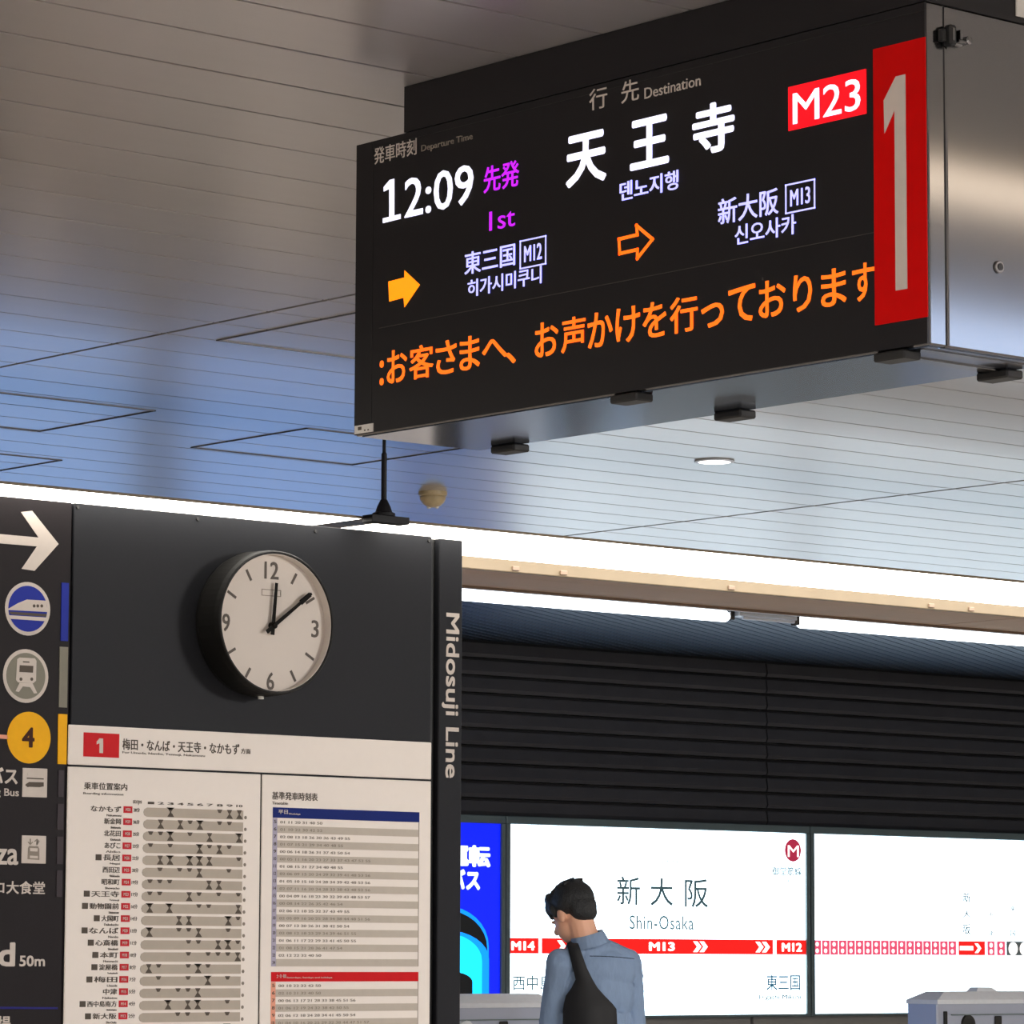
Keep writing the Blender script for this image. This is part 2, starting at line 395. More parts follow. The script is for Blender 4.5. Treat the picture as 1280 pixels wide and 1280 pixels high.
for seg in [((774, 299), (797, 293.5)), ((797, 293.5), (796, 282)), ((796, 282), (816, 299)), ((816, 299), (797, 323)), ((797, 323), (797, 312)), ((797, 312), (775, 317)), ((775, 317), (774, 299))]:
    a, b = F.pt(*seg[0]), F.pt(*seg[1]); d = (b-a).normalized(); n = Vector((0, -d.z, d.y))*.0030
    mb.slab([a-n-d*.003, b-n+d*.003, b+n+d*.003, a+n-d*.003], NRM['X'], 0, .0012)
mb.build('led_arrow', 'led_orange', db)
# scrolling line: one glyph at a time along the photograph's baseline
line = [(':', 475, 480), ('お', 484, 509), ('客', 512, 542), ('さ', 545, 571), ('ま', 575, 600), ('へ', 603, 634), ('、', 633, 645),
        ('お', 669, 698), ('声', 702, 732), ('か', 735, 766), ('け', 770, 800), ('を', 804, 833), ('行', 838, 872), ('っ', 877, 905),
        ('て', 911, 944), ('お', 949, 982), ('り', 992, 1015), ('ま', 1027, 1058), ('す', 1066, 1093)]
zlo, zhi = F.pt(669, 448).z, F.pt(669, 405).z
for ch, xa, xb in line:
    a = F.pt(xa, 450-(xa-669)*.175); b = F.pt(xb, 400-(xb-669)*.19)
    za, zb = zlo, zhi
    h = zhi-zlo
    if ch == '、': zb = zlo+h*.3
    if ch == ':': zb = zlo+h*.75
    if ch == 'へ': za, zb = zlo+h*.2, zlo+h*.78
    if ch == 'っ': zb = zlo+h*.66
    if ch == '、': za = zlo-h*.03
    F.wtext(glyphs(ch, .013), Vector((XS, a.y, za)), Vector((XS, b.y, zb)), 'led_orange', 'led_text')
# small asset tag lower left corner
a, b = F.pt(444, 543), F.pt(467, 529)
tg = F.wrect('asset_tag', a, b, 'white_tag', 0, .002)
F.wtext(glyphs('No.01' if False else '▪‥', .0), a*.8+b*.2, a*.2+b*.8, 'ink', 'print', .002, .0026, parent=tg)
# latch, key lock, rubber edge clips
l = MB()
c = at(1181, 46, 'Y', YR)
l.box(c.x-.018, c.x-.008, YR-.012, YR, c.z-.011, c.z+.010, .002)
l.box(c.x-.006, c.x+.010, YR-.020, YR, c.z-.018, c.z+.018, .004)
l.build('latch_body', 'rubber', db)
MB().box(c.x-.003, c.x+.002, YR-.022, YR-.019, c.z-.010, c.z+.012, .001).box(c.x+.014, c.x+.018, YR-.022, YR-.008, c.z-.006, c.z+.010).box(c.x+.014, c.x+.032, YR-.020, YR-.008, c.z-.010, c.z-.005, .001).build('latch_bar', 'steel', db)
MB().box(c.x+.010, c.x+.034, YR-.010, YR, c.z-.013, c.z+.010, .002).build('latch_keeper', 'steel_dark', db)
MB().lathe((c.x+.042, YR, c.z-.002), (0, -1, 0), [(0, .007), (.016, .007), (.018, .004)], 16).build('latch_knob', 'steel', db)
c = at(1248, 334, 'Y', YR)
k = MB().lathe(c, (0, -1, 0), [(-.002, .0105), (.003, .0105), (.004, .009)], 24).build('key_lock', 'steel_dark', db)
MB().lathe(c+Vector((0, -.004, 0)), (0, -1, 0), [(0, .006), (.0015, .006)], 20).build('lock_plug', 'black', k)
for (px, py, xx) in [(790, 497, XS+.02), (1122, 446, XS+.02), (638, 552, XBK-.012), (919, 509, XBK-.012), (1250, 462, XBK-.012)]:
    y = at(px, py, 'X', xx).y
    MB().box(xx-.022, xx+.020, y-.036, y+.036, ZB-.016, ZB-.001, .003).build('edge_clip', 'rubber', db)
MB().box(XS+.05, XBK-.004, YR+.10, YR+.13, ZB-.004, ZB, .001).box(XS+.02, XBK-.02, YR+.03, YR+.05, ZB-.003, ZB).build('underside_rib', 'steel', db)
MB().box(XS+.11, XS+.15, YR+.06, YR+.16, ZB-.0012, ZB).build('service_label', 'white_tag', db)

# ------------------------------------------------------------------ platform board wall (pylon)
YB = 9.177; ZBT = 2.690; XJ = at(91, 700, 'Y', YB).x; XA, XE = 7.531, 7.656
pyl = thing('information_wall', 'dark charcoal information wall under the light trough, Midosuji Line on its end post', 'sign', (6.9, YB+.06, 0))
MB().box(XJ+.003, XA, YB, YB+.10, 0, ZBT, .002).build('charcoal_panel', 'board', pyl)
MB().box(XA-.002, XA+.030, YB+.022, YB+.09, 0, ZBT-.004).build('shadow_gap', 'black', pyl)
MB().box(XA+.031, XE, YB, YB+.12, 0, ZBT-.003, .003).build('end_post', 'board', pyl)
P = Face('Y', YB, pyl)
P.text('Midosuji Line', (551.5, 972), (574, 767), 'cream', 'lettering', off=.022, rot=True)
for (px, py) in [(97, 634), (247, 649), (394, 664), (536, 676)]:
    c = P.pt(px, py); MB().lathe(c+Vector((0, 0, 0)), (0, -1, 0), [(0, .006), (.004, .005)], 10).build('screw', 'black', pyl)
# header plate
hd = thing('header_plate', 'white header plate with red 1 badge below the clock', 'sign', (6.85, YB-.003, at(300, 962, 'Y', YB).z))
zt1, zt0 = 2.049, at(85, 956, 'Y', YB).z+.001
XP = at(84.5, 907, 'Y', YB).x; XQ = at(537.5, 928, 'Y', YB).x
MB().box(XP, XQ, YB-.008, YB-.001, zt0, zt1, .002).build('plate', 'paper', hd)
H = Face('Y', YB-.008, hd)
bd = H.rect('badge', (104, 945.5), (149, 917.5), 'redp')
H.poly('numeral', [(124, 923), (128.5, 923.3), (128.3, 941.5), (123.8, 941.2), (124, 929), (120.5, 930.5), (120.5, 927)], 'cream', .0012, .002)
H.text('梅田・なんば・天王寺・なかもず', (153, 937), (299, 930), 'ink', off=.016)
H.text('方面', (301, 942), (313, 936), 'ink', off=.01)
H.text('For Umeda, Namba, Tennoji, Nakamozu', (153, 942.5), (256, 943.5), 'ink')
# left poster: where to board for each station
zp1 = zt0-.006; zp0 = .95
XM = at(325, 1000, 'Y', YB).x
lp = thing('boarding_guide_poster', 'cream poster of red badges and grey train bars under header plate', 'poster', (6.5, YB-.003, zp0))
MB().box(XP, XM-.003, YB-.007, YB-.001, zp0, zp1, .0015).build('sheet', 'paper', lp)
G = Face('Y', YB-.007, lp)
G.text('乗車位置案内', (105, 986.5), (159, 979.5), 'ink', off=.012)
G.text('Boarding information', (104, 993.5), (154, 991.8), 'ink')
st = ['なかもず', '新金岡', '北花田', 'あびこ', '長居', '西田辺', '昭和町', '天王寺', '動物園前', '大国町', 'なんば', '心斎橋', '本町', '淀屋橋', '梅田', '中津', '西中島南方', '新大阪', '東三国']
en = ['Nakamozu', 'Shinkanaoka', 'Kitahanada', 'Abiko', 'Nagai', 'Nishitanabe', 'Showacho', 'Tennoji', 'Dobutsuen-mae', 'Daikokucho', 'Namba', 'Shinsaibashi', 'Hommachi', 'Yodoyabashi', 'Umeda', 'Nakatsu', 'Nishinakajima', 'Shin-Osaka', 'Higashi-Mikuni']
lx = [114, 131, 131, 132, 121, 130, 129, 107, 105, 120, 105, 113, 119, 118, 112, 133, 104, 111, 120]
xr = lambda p: at(p, 1100, 'Y', YB-.007).x
r_top = at(158, 1012, 'Y', YB-.007).z; r_bot = at(155, 1270, 'Y', YB-.007).z; dz = (r_top-r_bot)/17
hx = [xr(187+12.3*i) for i in range(10)]
G.text('stops', (166, 1006), (177, 1000), 'ink')
for i, xx in enumerate(hx):
    zz = r_top+.022
    G.wtext(glyphs('%d' % (i+1), .02), Vector((xx-.010, 0, zz-.004)), Vector((xx+.012, 0, zz+.003)), 'ink', 'column_number')
rnd = random.Random(3)
for i, nm in enumerate(st):
    z = r_top - i*dz
    if z < zp0+.03: break
    f = (i/17.)*-4
    x0, x1 = xr(lx[i]-2), xr(150+f*.5)
    hz = .0085
    if lx[i] < 125 and i not in (0,):
        G.wtext(glyphs('■', 0), Vector((x0, 0, z-hz)), Vector((x0+.02, 0, z+hz)), 'ink', 'icon'); x0 += .026
    G.wtext(glyphs(nm, .015), Vector((x0, 0, z-hz)), Vector((x1, 0, z+hz)), 'ink', 'station_name')
    G.wtext(glyphs(en[i], .0), Vector((x1-.035 if i % 3 else x1-.05, 0, z-.021)), Vector((x1, 0, z-.0145)), 'ink', 'station_name')
    bx0, bx1 = xr(153+f*.6), xr(164+f*.6)
    g_ = MB().slab([(bx0, YB-.007, z-.0095), (bx1, YB-.007, z-.0095), (bx1, YB-.007, z+.0095), (bx0, YB-.007, z+.0095)], NRM['Y'], 0, .001).build('badge', 'crimson', lp)
    G.wtext(glyphs('M%d' % (30-i), .01), Vector((bx0+.007, 0, z-.0045)), Vector((bx1-.007, 0, z+.0045)), 'cream', 'badge_code', .001, .0016)
    G.wtext(glyphs('%d分' % (28-i*1.5), .01), Vector((bx1+.004, 0, z-.006)), Vector((bx1+.026, 0, z+.006)), 'ink', 'minutes')
    a0, a1 = xr(178+f*.5), xr(303+f*.3); hb = .0135
    pts = [(a0+.013, YB-.007, z-.019), (a1, YB-.007, z-.019), (a1, YB-.007, z+.008), (a0+.013, YB-.007, z+.008), (a0+.003, YB-.007, z+.003), (a0, YB-.007, z-.0055), (a0+.003, YB-.007, z-.014)]
    MB().slab(pts, NRM['Y'], 0, .001).build('train_bar', 'bar', lp)
    ks = sorted(rnd.sample(range(10), rnd.choice([4, 4, 5, 6])))
    mk = MB()
    for k_ in ks:
        cx = hx[k_]; ty = rnd.random()
        def sm(x_a, x_b, z_a, z_b): mk.slab([(x_a, YB-.007, z_a), (x_b, YB-.007, z_a), (x_b*.7+x_a*.3, YB-.007, z_b), (x_a*.7+x_b*.3, YB-.007, z_b)], NRM['Y'], .001, .0016)
        sm(cx-.009, cx+.010, z+.009, z-.001)
        if ty > .5: sm(cx-.011, cx+.013, z-.017, z-.007); sm(cx-.003, cx+.004, z-.008, z+.0)
        if ty > .8: sm(cx-.014, cx+.014, z+.010, z+.004)
    mk.build('stair_marks', 'ink', lp)['kind'] = 'stuff'
    G.wtext(glyphs('●', 0), Vector((a1+.004, 0, z-.017)), Vector((a1+.013, 0, z-.007)), 'inkline', 'icon')
# right poster: timetable
rp = thing('timetable_poster', 'cream timetable poster with blue weekday bar and red holiday bar', 'poster', (7.25, YB-.003, zp0))
MB().box(XM+.003, XQ, YB-.007, YB-.001, zp0, zp1, .0015).build('sheet', 'paper', rp)
T = Face('Y', YB-.007, rp)
T.text('基準発車時刻表', (340, 999.5), (397, 991.5), 'ink', off=.014)
T.text('Timetable', (340, 1005.5), (360, 1002.5), 'ink')
xa, xb = xr(340), xr(523.5)
def zy(px, py): return at(px, py, 'Y', YB-.007).z
def bar(z1, z0, m, t1_, t2_):
    MB().slab([(xa, YB-.007, z0), (xb, YB-.007, z0), (xb, YB-.007, z1), (xa, YB-.007, z1)], NRM['Y'], 0, .0012).build('title_bar', m, rp)
    T.wtext(glyphs(t1_, .02), Vector((xa+.02, 0, z0+(z1-z0)*.38)), Vector((xa+.055, 0, z0+(z1-z0)*.78)), 'cream', 'lettering', .0012, .002)
    T.wtext(glyphs(t2_, .01), Vector((xa+.058, 0, z0+(z1-z0)*.30)), Vector((xa+.058+.0055*len(t2_), 0, z0+(z1-z0)*.5)), 'cream', 'lettering', .0012, .002)
zb1, zb0 = zy(340, 1009), zy(340, 1022)
bar(zb1, zb0, 'navy', '平日', 'Weekdays')
rt, rb = zb0-.001, zy(340, 1208)
def rows(rt, rb, n, tint, first=5, stop=99):
    h = (rt-rb)/n
    MB().slab([(xa, YB-.007, max(rb, zp0+.01)), (xa+.017, YB-.007, max(rb, zp0+.01)), (xa+.017, YB-.007, rt), (xa, YB-.007, rt)], NRM['Y'], 0, .0008).build('hour_column', tint, rp)
    for i in range(n):
        z1, z0 = rt-i*h, rt-(i+1)*h
        if z0 < zp0+.01: break
        if i % 2: MB().slab([(xa+.018, YB-.007, z0), (xb, YB-.007, z0), (xb, YB-.007, z1), (xa+.018, YB-.007, z1)], NRM['Y'], 0, .0008).build('row', 'row', rp)
        cnt = 6 if i in (0, 1, n-2) else rnd.choice([9, 10, 11, 13]) if n > i+1 else 0
        ms = ' '.join('%02d' % int(60*j/cnt+rnd.random()*3) for j in range(cnt)) if cnt else ''
        T.wtext(glyphs('%d' % ((first+i-1) % 24+1), .02), Vector((xa+.004, 0, z0+h*.3)), Vector((xa+.014, 0, z0+h*.75)), 'ink', 'hour')
        if ms: T.wtext(glyphs(ms, .01), Vector((xa+.028, 0, z0+h*.30)), Vector((xa+.028+.0265*cnt, 0, z0+h*.66)), 'inkline', 'minutes')
    MB().slab([(xb-.002, YB-.007, max(rb, zp0+.01)), (xb, YB-.007, max(rb, zp0+.01)), (xb, YB-.007, rt), (xb-.002, YB-.007, rt)], NRM['Y'], 0, .0010).build('table_rule', 'inkline', rp)
rows(rt, rb, 20, 'lav')
zc1, zc0 = zy(340, 1215), zy(340, 1227)
bar(zc1, zc0, 'redp', '土・日・祝日', 'Saturdays, Sundays and holidays')
rows(zc0-.001, zc0-.001-(rt-rb), 20, 'salmon')

# ------------------------------------------------------------------ direction sign at the left
ds = thing('direction_sign', 'dark direction sign with white arrow and train pictograms', 'sign', (5.7, YB+.05, 0))
XD0 = at(0, 900, 'Y', YB).x-.9
MB().box(XD0, XJ-.004, YB+.002, YB+.10, 0, ZBT, .002).build('dark_panel', 'board_warm', ds)
MB().box(XJ-.005, XJ+.004, YB+.02, YB+.09, 0, ZBT-.002).build('joint', 'black', ds)
D = Face('Y', YB+.002, ds)
D.poly('arrow', [(-40, 664), (48, 672), (26, 640), (40, 638.5), (73, 680), (43, 713.5), (27, 711), (46, 683), (-40, 676)], 'cream')
def ring(c, r, m, name):
    a_ = D.disc(name, c, r, 'cream', 0, .001); D.disc('field', c, r*.86, m, .001, .0018, parent=None); return a_
ring((34.5, 761), .0765, 'blue_ic', 'pictogram')
D.poly('train_shape', [(10, 761), (22, 754), (33, 749.5), (57, 751), (59, 765), (10, 762.5)], 'cream', .0018, .0026)
D.poly('train_stripe', [(11, 764.5), (58, 767.5), (57, 771), (13, 768)], 'ink', .0018, .0026)
D.poly('train_base', [(10, 769), (58, 772), (56, 776.5), (12, 773.5)], 'cream', .0018, .0026)
for px in (42, 46.5, 51.5): D.disc('train_window', (px, 757.5), .0048, 'ink', .0026, .0032, 10)
ring((32, 845), .0765, 'grey_ic', 'pictogram')
D.poly('tram_body', [(21, 824), (24, 822), (43, 823), (45, 826), (44.5, 851), (41, 854), (22, 853), (19.5, 850)], 'cream', .0018, .0026)
D.poly('tram_window', [(24, 831.5), (41, 832.5), (40.5, 841), (23.5, 840)], 'ink', .0026, .0032)
D.poly('tram_rail', [(24, 853.5), (19, 864), (23, 865), (28, 858), (37, 859), (42, 867), (46, 866.5), (40, 854)], 'cream', .0018, .0026)
for px in (25.5, 39): D.disc('tram_lamp', (px, 849), .005, 'ink', .0026, .0032, 10)
D.poly('tram_sign', [(28, 826.5), (36, 827), (36, 828.5), (28, 828)], 'ink', .0026, .0032)
D.disc('pictogram', (36, 922), .0735, 'yellow'); D.text('4', (27, 934), (43, 909.5), 'brown_ink', t0=.0012, t1=.002, off=.03)
D.poly('route_line', [(-40, 915), (11, 919), (11, 924), (-40, 920)], 'salmon')
for (y0, y1, m, xl, xr_) in [(729, 801, 'blue_ic', 75.5, 85.5), (809, 884, 'grey_ic', 73, 84.5), (893, 955, 'yellow', 71.5, 83.5), (963, 996, 'dark_strip', 72, 79.5),
                        (1005, 1037, 'dark_strip', 71, 79), (1046, 1080, 'dark_strip', 70.5, 78.5), (1088, 1121, 'dark_strip', 70, 77.5)]:
    D.rect('index_strip', (xl, y1), (xr_, y0), m, 0, .003)
def icon(bl, tr):
    a, b = D.pt(*bl), D.pt(*tr)
    return MB().box(a.x, b.x, YB, YB+.003, a.z, b.z, .001).build('pictogram', 'cream', ds)
icon((27.5, 996), (59, 961))
D.poly('bus_roof', [(33, 972), (54, 973), (54, 974.5), (33, 973.5)], 'ink', .002, .003)
D.poly('bus_body', [(32, 980), (36, 977.5), (54, 978), (54, 983), (49, 984), (36, 983.5), (34, 984), (31, 981.5)], 'ink', .002, .003)
D.poly('shade_bar', [(34, 965.5), (54, 966.5), (54, 970), (34, 969)], 'cream', .002, .003)
icon((26.5, 1079), (57.5, 1045))
D.poly('car_body', [(34, 1074), (34.5, 1060), (36, 1057.5), (47, 1058), (48.5, 1061), (48.5, 1075)], 'inkline', .002, .003)
D.poly('car_window', [(36.5, 1060), (46.5, 1060.5), (46, 1064.5), (37, 1064)], 'cream', .003, .0036)
D.poly('car_bumper', [(36.5, 1069.5), (46.5, 1070), (46.5, 1073), (36.5, 1072.5)], 'cream', .003, .0036)
D.text('↓↑', (34, 1056), (49, 1048.5), 'inkline', 'arrow_marks', t0=.002, t1=.003, off=.01)
D.text('バス', (-14, 979), (22, 960), 'cream', off=.03)
D.text('Sightseeing Bus', (-60, 995.5), (23.5, 986), 'cream', off=.012)
D.text('Plaza', (-42, 1080), (23, 1052), 'cream', off=.02)
D.text('コ大食堂', (-7, 1117), (56, 1102), 'cream', off=.02)
D.text('nd', (-26, 1208), (19, 1178), 'cream', off=.03)
D.text('50m', (24, 1208), (56, 1194.5), 'cream', off=.025)
D.poly('blue_rule', [(-40, 1258), (72, 1259), (72, 1261.5), (-40, 1261)], 'line_blue')
D.text('場', (-3, 1290), (13, 1270), 'cream', off=.02)

# ------------------------------------------------------------------ wall clock
CX, CZ = at(346.5, 778, 'Y', 9.06).x, at(346.5, 778, 'Y', 9.06).z
ck = thing('wall_clock', 'round black-cased station clock with cream dial on charcoal wall', 'clock', (CX, YB, CZ))
cc = Vector((CX, 9.06, CZ)); CR = .213
prof = [(0, CR), (.02, CR+.005), (.095, CR+.003), (.115, CR), (.119, CR-.003), (.119, CR-.007), (.112, CR-.0085), (.078, CR-.0085)]
mb = MB(); nseg = 72
mb.loft([[(CX+math.cos(2*math.pi*i/nseg)*r_, YB-.0005-d_, CZ+math.sin(2*math.pi*i/nseg)*r_) for i in range(nseg)] for d_, r_ in prof], cap=False)
mb.build('case', 'clock_case', ck)
mb = MB(); prof = [(.114, CR-.0088), (.114, CR-.0105), (.084, CR-.0105)]
mb.loft([[(CX+math.cos(2*math.pi*i/nseg)*r_, YB-.0005-d_, CZ+math.sin(2*math.pi*i/nseg)*r_) for i in range(nseg)] for d_, r_ in prof], cap=False)
mb.build('inner_bezel', 'dial', ck)
MB().lathe((CX, YB-.080, CZ), (0, -1, 0), [(0, CR-.009), (.006, CR-.009)], 72).build('dial', 'dial', ck)
YF = YB-.0865; CZ0 = CZ; CZ = CZ-.008
def dialpt(ang, rad): return Vector((CX+math.sin(R(ang))*rad, YF, CZ+math.cos(R(ang))*rad))
def dbar(a0, r0, r1, w0, w1, m, name, t0=0, t1=.001):
    a, b = dialpt(a0, r0), dialpt(a0, r1); d = (b-a).normalized(); n = Vector((d.z, 0, -d.x))
    return MB().slab([a-n*w0, b-n*w1, b+n*w1, a+n*w0], (0, -1, 0), t0, t1).build(name, m, ck)
for h in range(12):
    if h % 3: dbar(h*30, .150, .186, .004, .004, 'clock_ink', 'tick_mark')
K = Face('Y', YF, ck)
for s_, ang in (('12', 0), ('3', 90), ('6', 180), ('9', 270)):
    c = dialpt(ang, .165); wd = .026 if s_ == '12' else .0135
    K.wtext(glyphs(s_, .012), c-Vector((wd, 0, .026)), c+Vector((wd, 0, .026)), 'clock_ink', 'numeral')
c = dialpt(0, .098)
mb = MB()
for (x0_, x1_, z0_, z1_) in [(-.036, .036, .008, .010), (-.036, .036, -.010, -.008), (-.036, -.034, -.01, .01), (.034, .036, -.01, .01)]:
    mb.slab([(CX+x0_, YF, c.z+z0_), (CX+x1_, YF, c.z+z0_), (CX+x1_, YF, c.z+z1_), (CX+x0_, YF, c.z+z1_)], (0, -1, 0), 0, .0008)
mb.build('maker_frame', 'inkline', ck)
hr = 4.8; mn = 53
dbar(hr, -.028, .128, .0062, .0045, 'hand', 'hour_hand', .010, .013)
dbar(mn, -.035, .172, .0062, .0040, 'hand', 'minute_hand', .016, .019)
dbar(mn, .122, .168, .0085, .0075, 'hand', 'minute_hand_tip', .0155, .0165)
MB().lathe((CX, YF, CZ), (0, -1, 0), [(0, .010), (.02, .010), (.023, .006)], 20).build('hub', 'hand', ck)
kb = at(326, 877, 'Y', YB-.05)
MB().lathe((kb.x, YB-.05, CZ0-CR-.012), (0, 0, 1), [(0, .009), (.012, .009)], 14).build('reset_button', 'white_tag', ck)

# ------------------------------------------------------------------ hanger rod
RY, RZ = 9.055, 2.722
rx = at(480, 600, 'Y', RY).x
rd = thing('hanger_rod', 'thin black hanger rod dropping from ceiling to top of information wall', 'rod', (rx, RY, RZ))
MB().lathe((rx, RY, RZ+.02), (0, 0, 1), [(0, .0085), (.17, .0085), (.175, .0055), (ZC-RZ-.02, .0055)], 16).build('rod', 'rod', rd)
MB().lathe((rx, RY, RZ), (0, 0, 1), [(0, .035), (.008, .035), (.012, .026), (.03, .020), (.05, .010)], 20).build('foot', 'rod', rd)
MB().box(rx-.06, rx+.085, RY-.02, RY+.029, RZ-.022, RZ, .001).build('foot_plate', 'rod', rd)

# ------------------------------------------------------------------ suspended light trough
tr = thing('light_trough', 'long suspended trough of warm white light above information wall', 'light', (8.5, 9.6, 2.73))
TY0, TY1, TZ = 9.09, 9.72, 2.713
MB().loft([[(-2, TY0, TZ+.005), (-2, TY1+.02, TZ+.005), (-2, TY1+.02, TZ+.045), (-2, TY0+.45, TZ+.045), (-2, TY0, TZ+.006)],
           [(22, TY0, TZ+.005), (22, TY1+.02, TZ+.005), (22, TY1+.02, TZ+.045), (22, TY0+.45, TZ+.045), (22, TY0, TZ+.006)]]).build('housing', 'beige', tr)
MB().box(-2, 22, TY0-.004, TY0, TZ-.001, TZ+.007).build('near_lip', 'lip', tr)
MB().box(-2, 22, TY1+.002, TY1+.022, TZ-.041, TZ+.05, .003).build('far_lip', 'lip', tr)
gx = rx; jn = [gx+.07+1.22*k for k in range(0, 12)]; jl = [gx-.05-1.22*k for k in range(0, 8)]
for a_, b_ in list(zip(jn, jn[1:])) + [(q2, q1) for q1, q2 in zip(jl, jl[1:])]:
    MB().box(a_+.003, b_-.003, TY0+.001, TY1, TZ, TZ+.0045).build('diffuser', 'trough', tr)
MB().box(gx-.05, gx+.07, TY0+.001, TY1, TZ+.002, TZ+.0048).build('blank_bracket', 'lip', tr)
for px in (640, 700, 910, 1160, 1210):
    x = at(px, 715, 'Y', TY1).x
    MB().box(x, x+.03, TY1-.006, TY1+.003, TZ-.035, TZ-.020, .002).build('lip_clip', 'fascia', tr)

# ------------------------------------------------------------------ lights over the track
def tube(x0, x1, label):
    t = thing('track_light', label, 'light', ((x0+x1)/2, 13.36, 3.02))
    MB().box(x0-.02, x1+.02, 13.31, 13.41, 3.05, 3.09, .004).build('housing', 'steel', t)
    MB().lathe((x0, 13.36, 3.025), (1, 0, 0), [(0, .010), (.03, .027), (x1-x0-.03, .027), (x1-x0, .010)], 16).build('tube', 'tube', t, smooth=True)
    for xe in (x0-.02, x1-.01): MB().box(xe, xe+.03, 13.34, 13.38, 3.01, 3.052, .004).build('socket', 'steel', t)
Yt = 13.36
g0, g1 = at(912, 768, 'Y', Yt).x, at(995, 775, 'Y', Yt).x
tube(g0-2.4, g0, 'cool white tube light over track, left of the gap')
tube(g1, g1+2.4, 'cool white tube light over track, right of the gap')
tube(g0-5.4, g0-3.0+.5, 'cool white tube light over track, farthest left behind information wall')
t = thing('light_bracket', 'pale steel bracket in the gap between the two track tube lights', 'bracket', ((g0+g1)/2, Yt, 3.05))
MB().box(g0+.03, g1-.03, 13.32, 13.40, 3.03, 3.055, .003).build('channel', 'gate_light', t)
MB().box(g0+.05, g1-.05, 13.315, 13.33, 3.014, 3.028, .002).build('bar', 'gate_light', t)

# ------------------------------------------------------------------ ceiling fittings
c = at(893, 576, 'Z', ZC)
dl = thing('downlight', 'small round lit downlight with pale rim in plank ceiling', 'light', (c.x, c.y, ZC))
MB().lathe((c.x, c.y, ZC), (0, 0, -1), [(0, .052), (.002, .068), (.005, .068), (.006, .056), (.004, .055)], 32).build('rim', 'gate_light', dl)
MB().lathe((c.x, c.y, ZC), (0, 0, -1), [(.003, .054), (.0052, .054)], 32).build('lens', 'down', dl)
c = at(541, 615, 'Z', ZC)
sd = thing('ceiling_sensor', 'beige dome ceiling sensor near the hanger rod', 'sensor', (c.x, c.y, ZC))
MB().lathe((c.x, c.y, ZC), (0, 0, -1), [(0, .052), (.012, .052), (.016, .048)], 28).build('base', 'dome', sd)
MB().lathe((c.x, c.y, ZC-.014), (0, 0, -1), [(0, .047), (.012, .047), (.026, .040), (.036, .028), (.042, .010)], 28).build('dome', 'dome', sd, smooth=True)
for s_ in (-1, 1):
    MB().ball((c.x+s_*.010-.0, c.y-s_*.010, ZC-.055), (.008, .008, .006), sub=2).build('led_eye', 'white_tag', sd, smooth=True)
for x, y in [(5.2, 6.6), (12.4, 9.2)][:0]: pass

# ------------------------------------------------------------------ light boxes on the far wall
YW = 16.50; ZS0, ZS1 = 1.05, 2.13
def lightbox(x0, x1, face, label, cat='sign', name='light_box'):
    t = thing(name, label, cat, ((x0+x1)/2, YW+.03, ZS0))
    fr = .03
    b = MB().box(x0-fr, x1+fr, YW-.012, YW+.10, ZS1, ZS1+.045, .004).box(x0-fr, x1+fr, YW-.012, YW+.10, ZS0-.015, ZS0, .002)
    b.box(x0-fr, x0, YW-.012, YW+.10, ZS0, ZS1).box(x1, x1+fr, YW-.012, YW+.10, ZS0, ZS1)
    b.build('frame', 'frame', t)
    MB().box(x0+.001, x1-.001, YW, YW+.04, ZS0+.001, ZS1-.001).build('lit_face', face, t)
    return t
sx0, sx1 = 14.118, 16.470
s1 = lightbox(sx0, sx1, 'screen', 'lit white station name sign reading Shin-Osaka behind the person', name='station_sign')
S = Face('Y', YW, s1)
S.text('新', (771, 1131), (800, 1096), 'scr_ink', off=.006); S.text('大', (813, 1132), (841, 1098), 'scr_ink', off=.006); S.text('阪', (856, 1134), (885, 1099), 'scr_ink', off=.006)
S.text('しんおおさか', (815, 1082), (850, 1075), 'scr_grey', off=-.012)
S.text('Shin-Osaka', (787, 1161.5), (867, 1145), 'scr_ink2', off=.004, space=1.1)
zr1, zr0 = at(800, 1173.5, 'Y', YW).z, at(800, 1192.5, 'Y', YW).z
def bandrect(F_, xa_, xb_, m, name='band', t0=0, t1=.002, z0=None, z1=None):
    a_, b_ = at(xa_, 1183, 'Y', YW).x, at(xb_, 1183, 'Y', YW).x
    return F_.wrect(name, Vector((a_, 0, zr0 if z0 is None else z0)), Vector((b_, 0, zr1 if z1 is None else z1)), m, t0, t1)
bandrect(S, 633.5, 673, 'band_red'); bandrect(S, 677, 966, 'band_red'); bandrect(S, 970.5, 1007.6, 'band_red')
def chev(xa_, n=2):
    for k in range(n):
        x = at(xa_+k*8, 1183, 'Y', YW).x; zm = (zr0+zr1)/2; h = (zr1-zr0)*.36; w_ = .035
        MB().slab([(x, YW, zm+h), (x+w_, YW, zm+h), (x+w_*1.9, YW, zm), (x+w_, YW, zm-h), (x, YW, zm-h), (x+w_*.9, YW, zm)], (0, -1, 0), .002, .0035).build('chevron', 'band_text', s1)
chev(866); chev(944); chev(696, 1)
def code(F_, s_, xa_, xb_):
    a_, b_ = at(xa_, 1183, 'Y', YW).x, at(xb_, 1183, 'Y', YW).x; h = zr1-zr0
    F_.wtext(glyphs(s_, .04), Vector((a_, 0, zr0+h*.2)), Vector((b_, 0, zr1-h*.2)), 'band_text', 'lettering', .002, .0035)
code(S, 'M14', 639, 668); code(S, 'M13', 811, 843); code(S, 'M12', 977, 1002)
S.text('西中島', (641, 1238), (690, 1219), 'scr_ink2', off=.008)
S.text('東三国', (958, 1238), (1000, 1218), 'scr_teal', off=.014)
S.text('Higashi-Mikuni', (949, 1251), (1001, 1243), 'scr_ink2', off=.02)
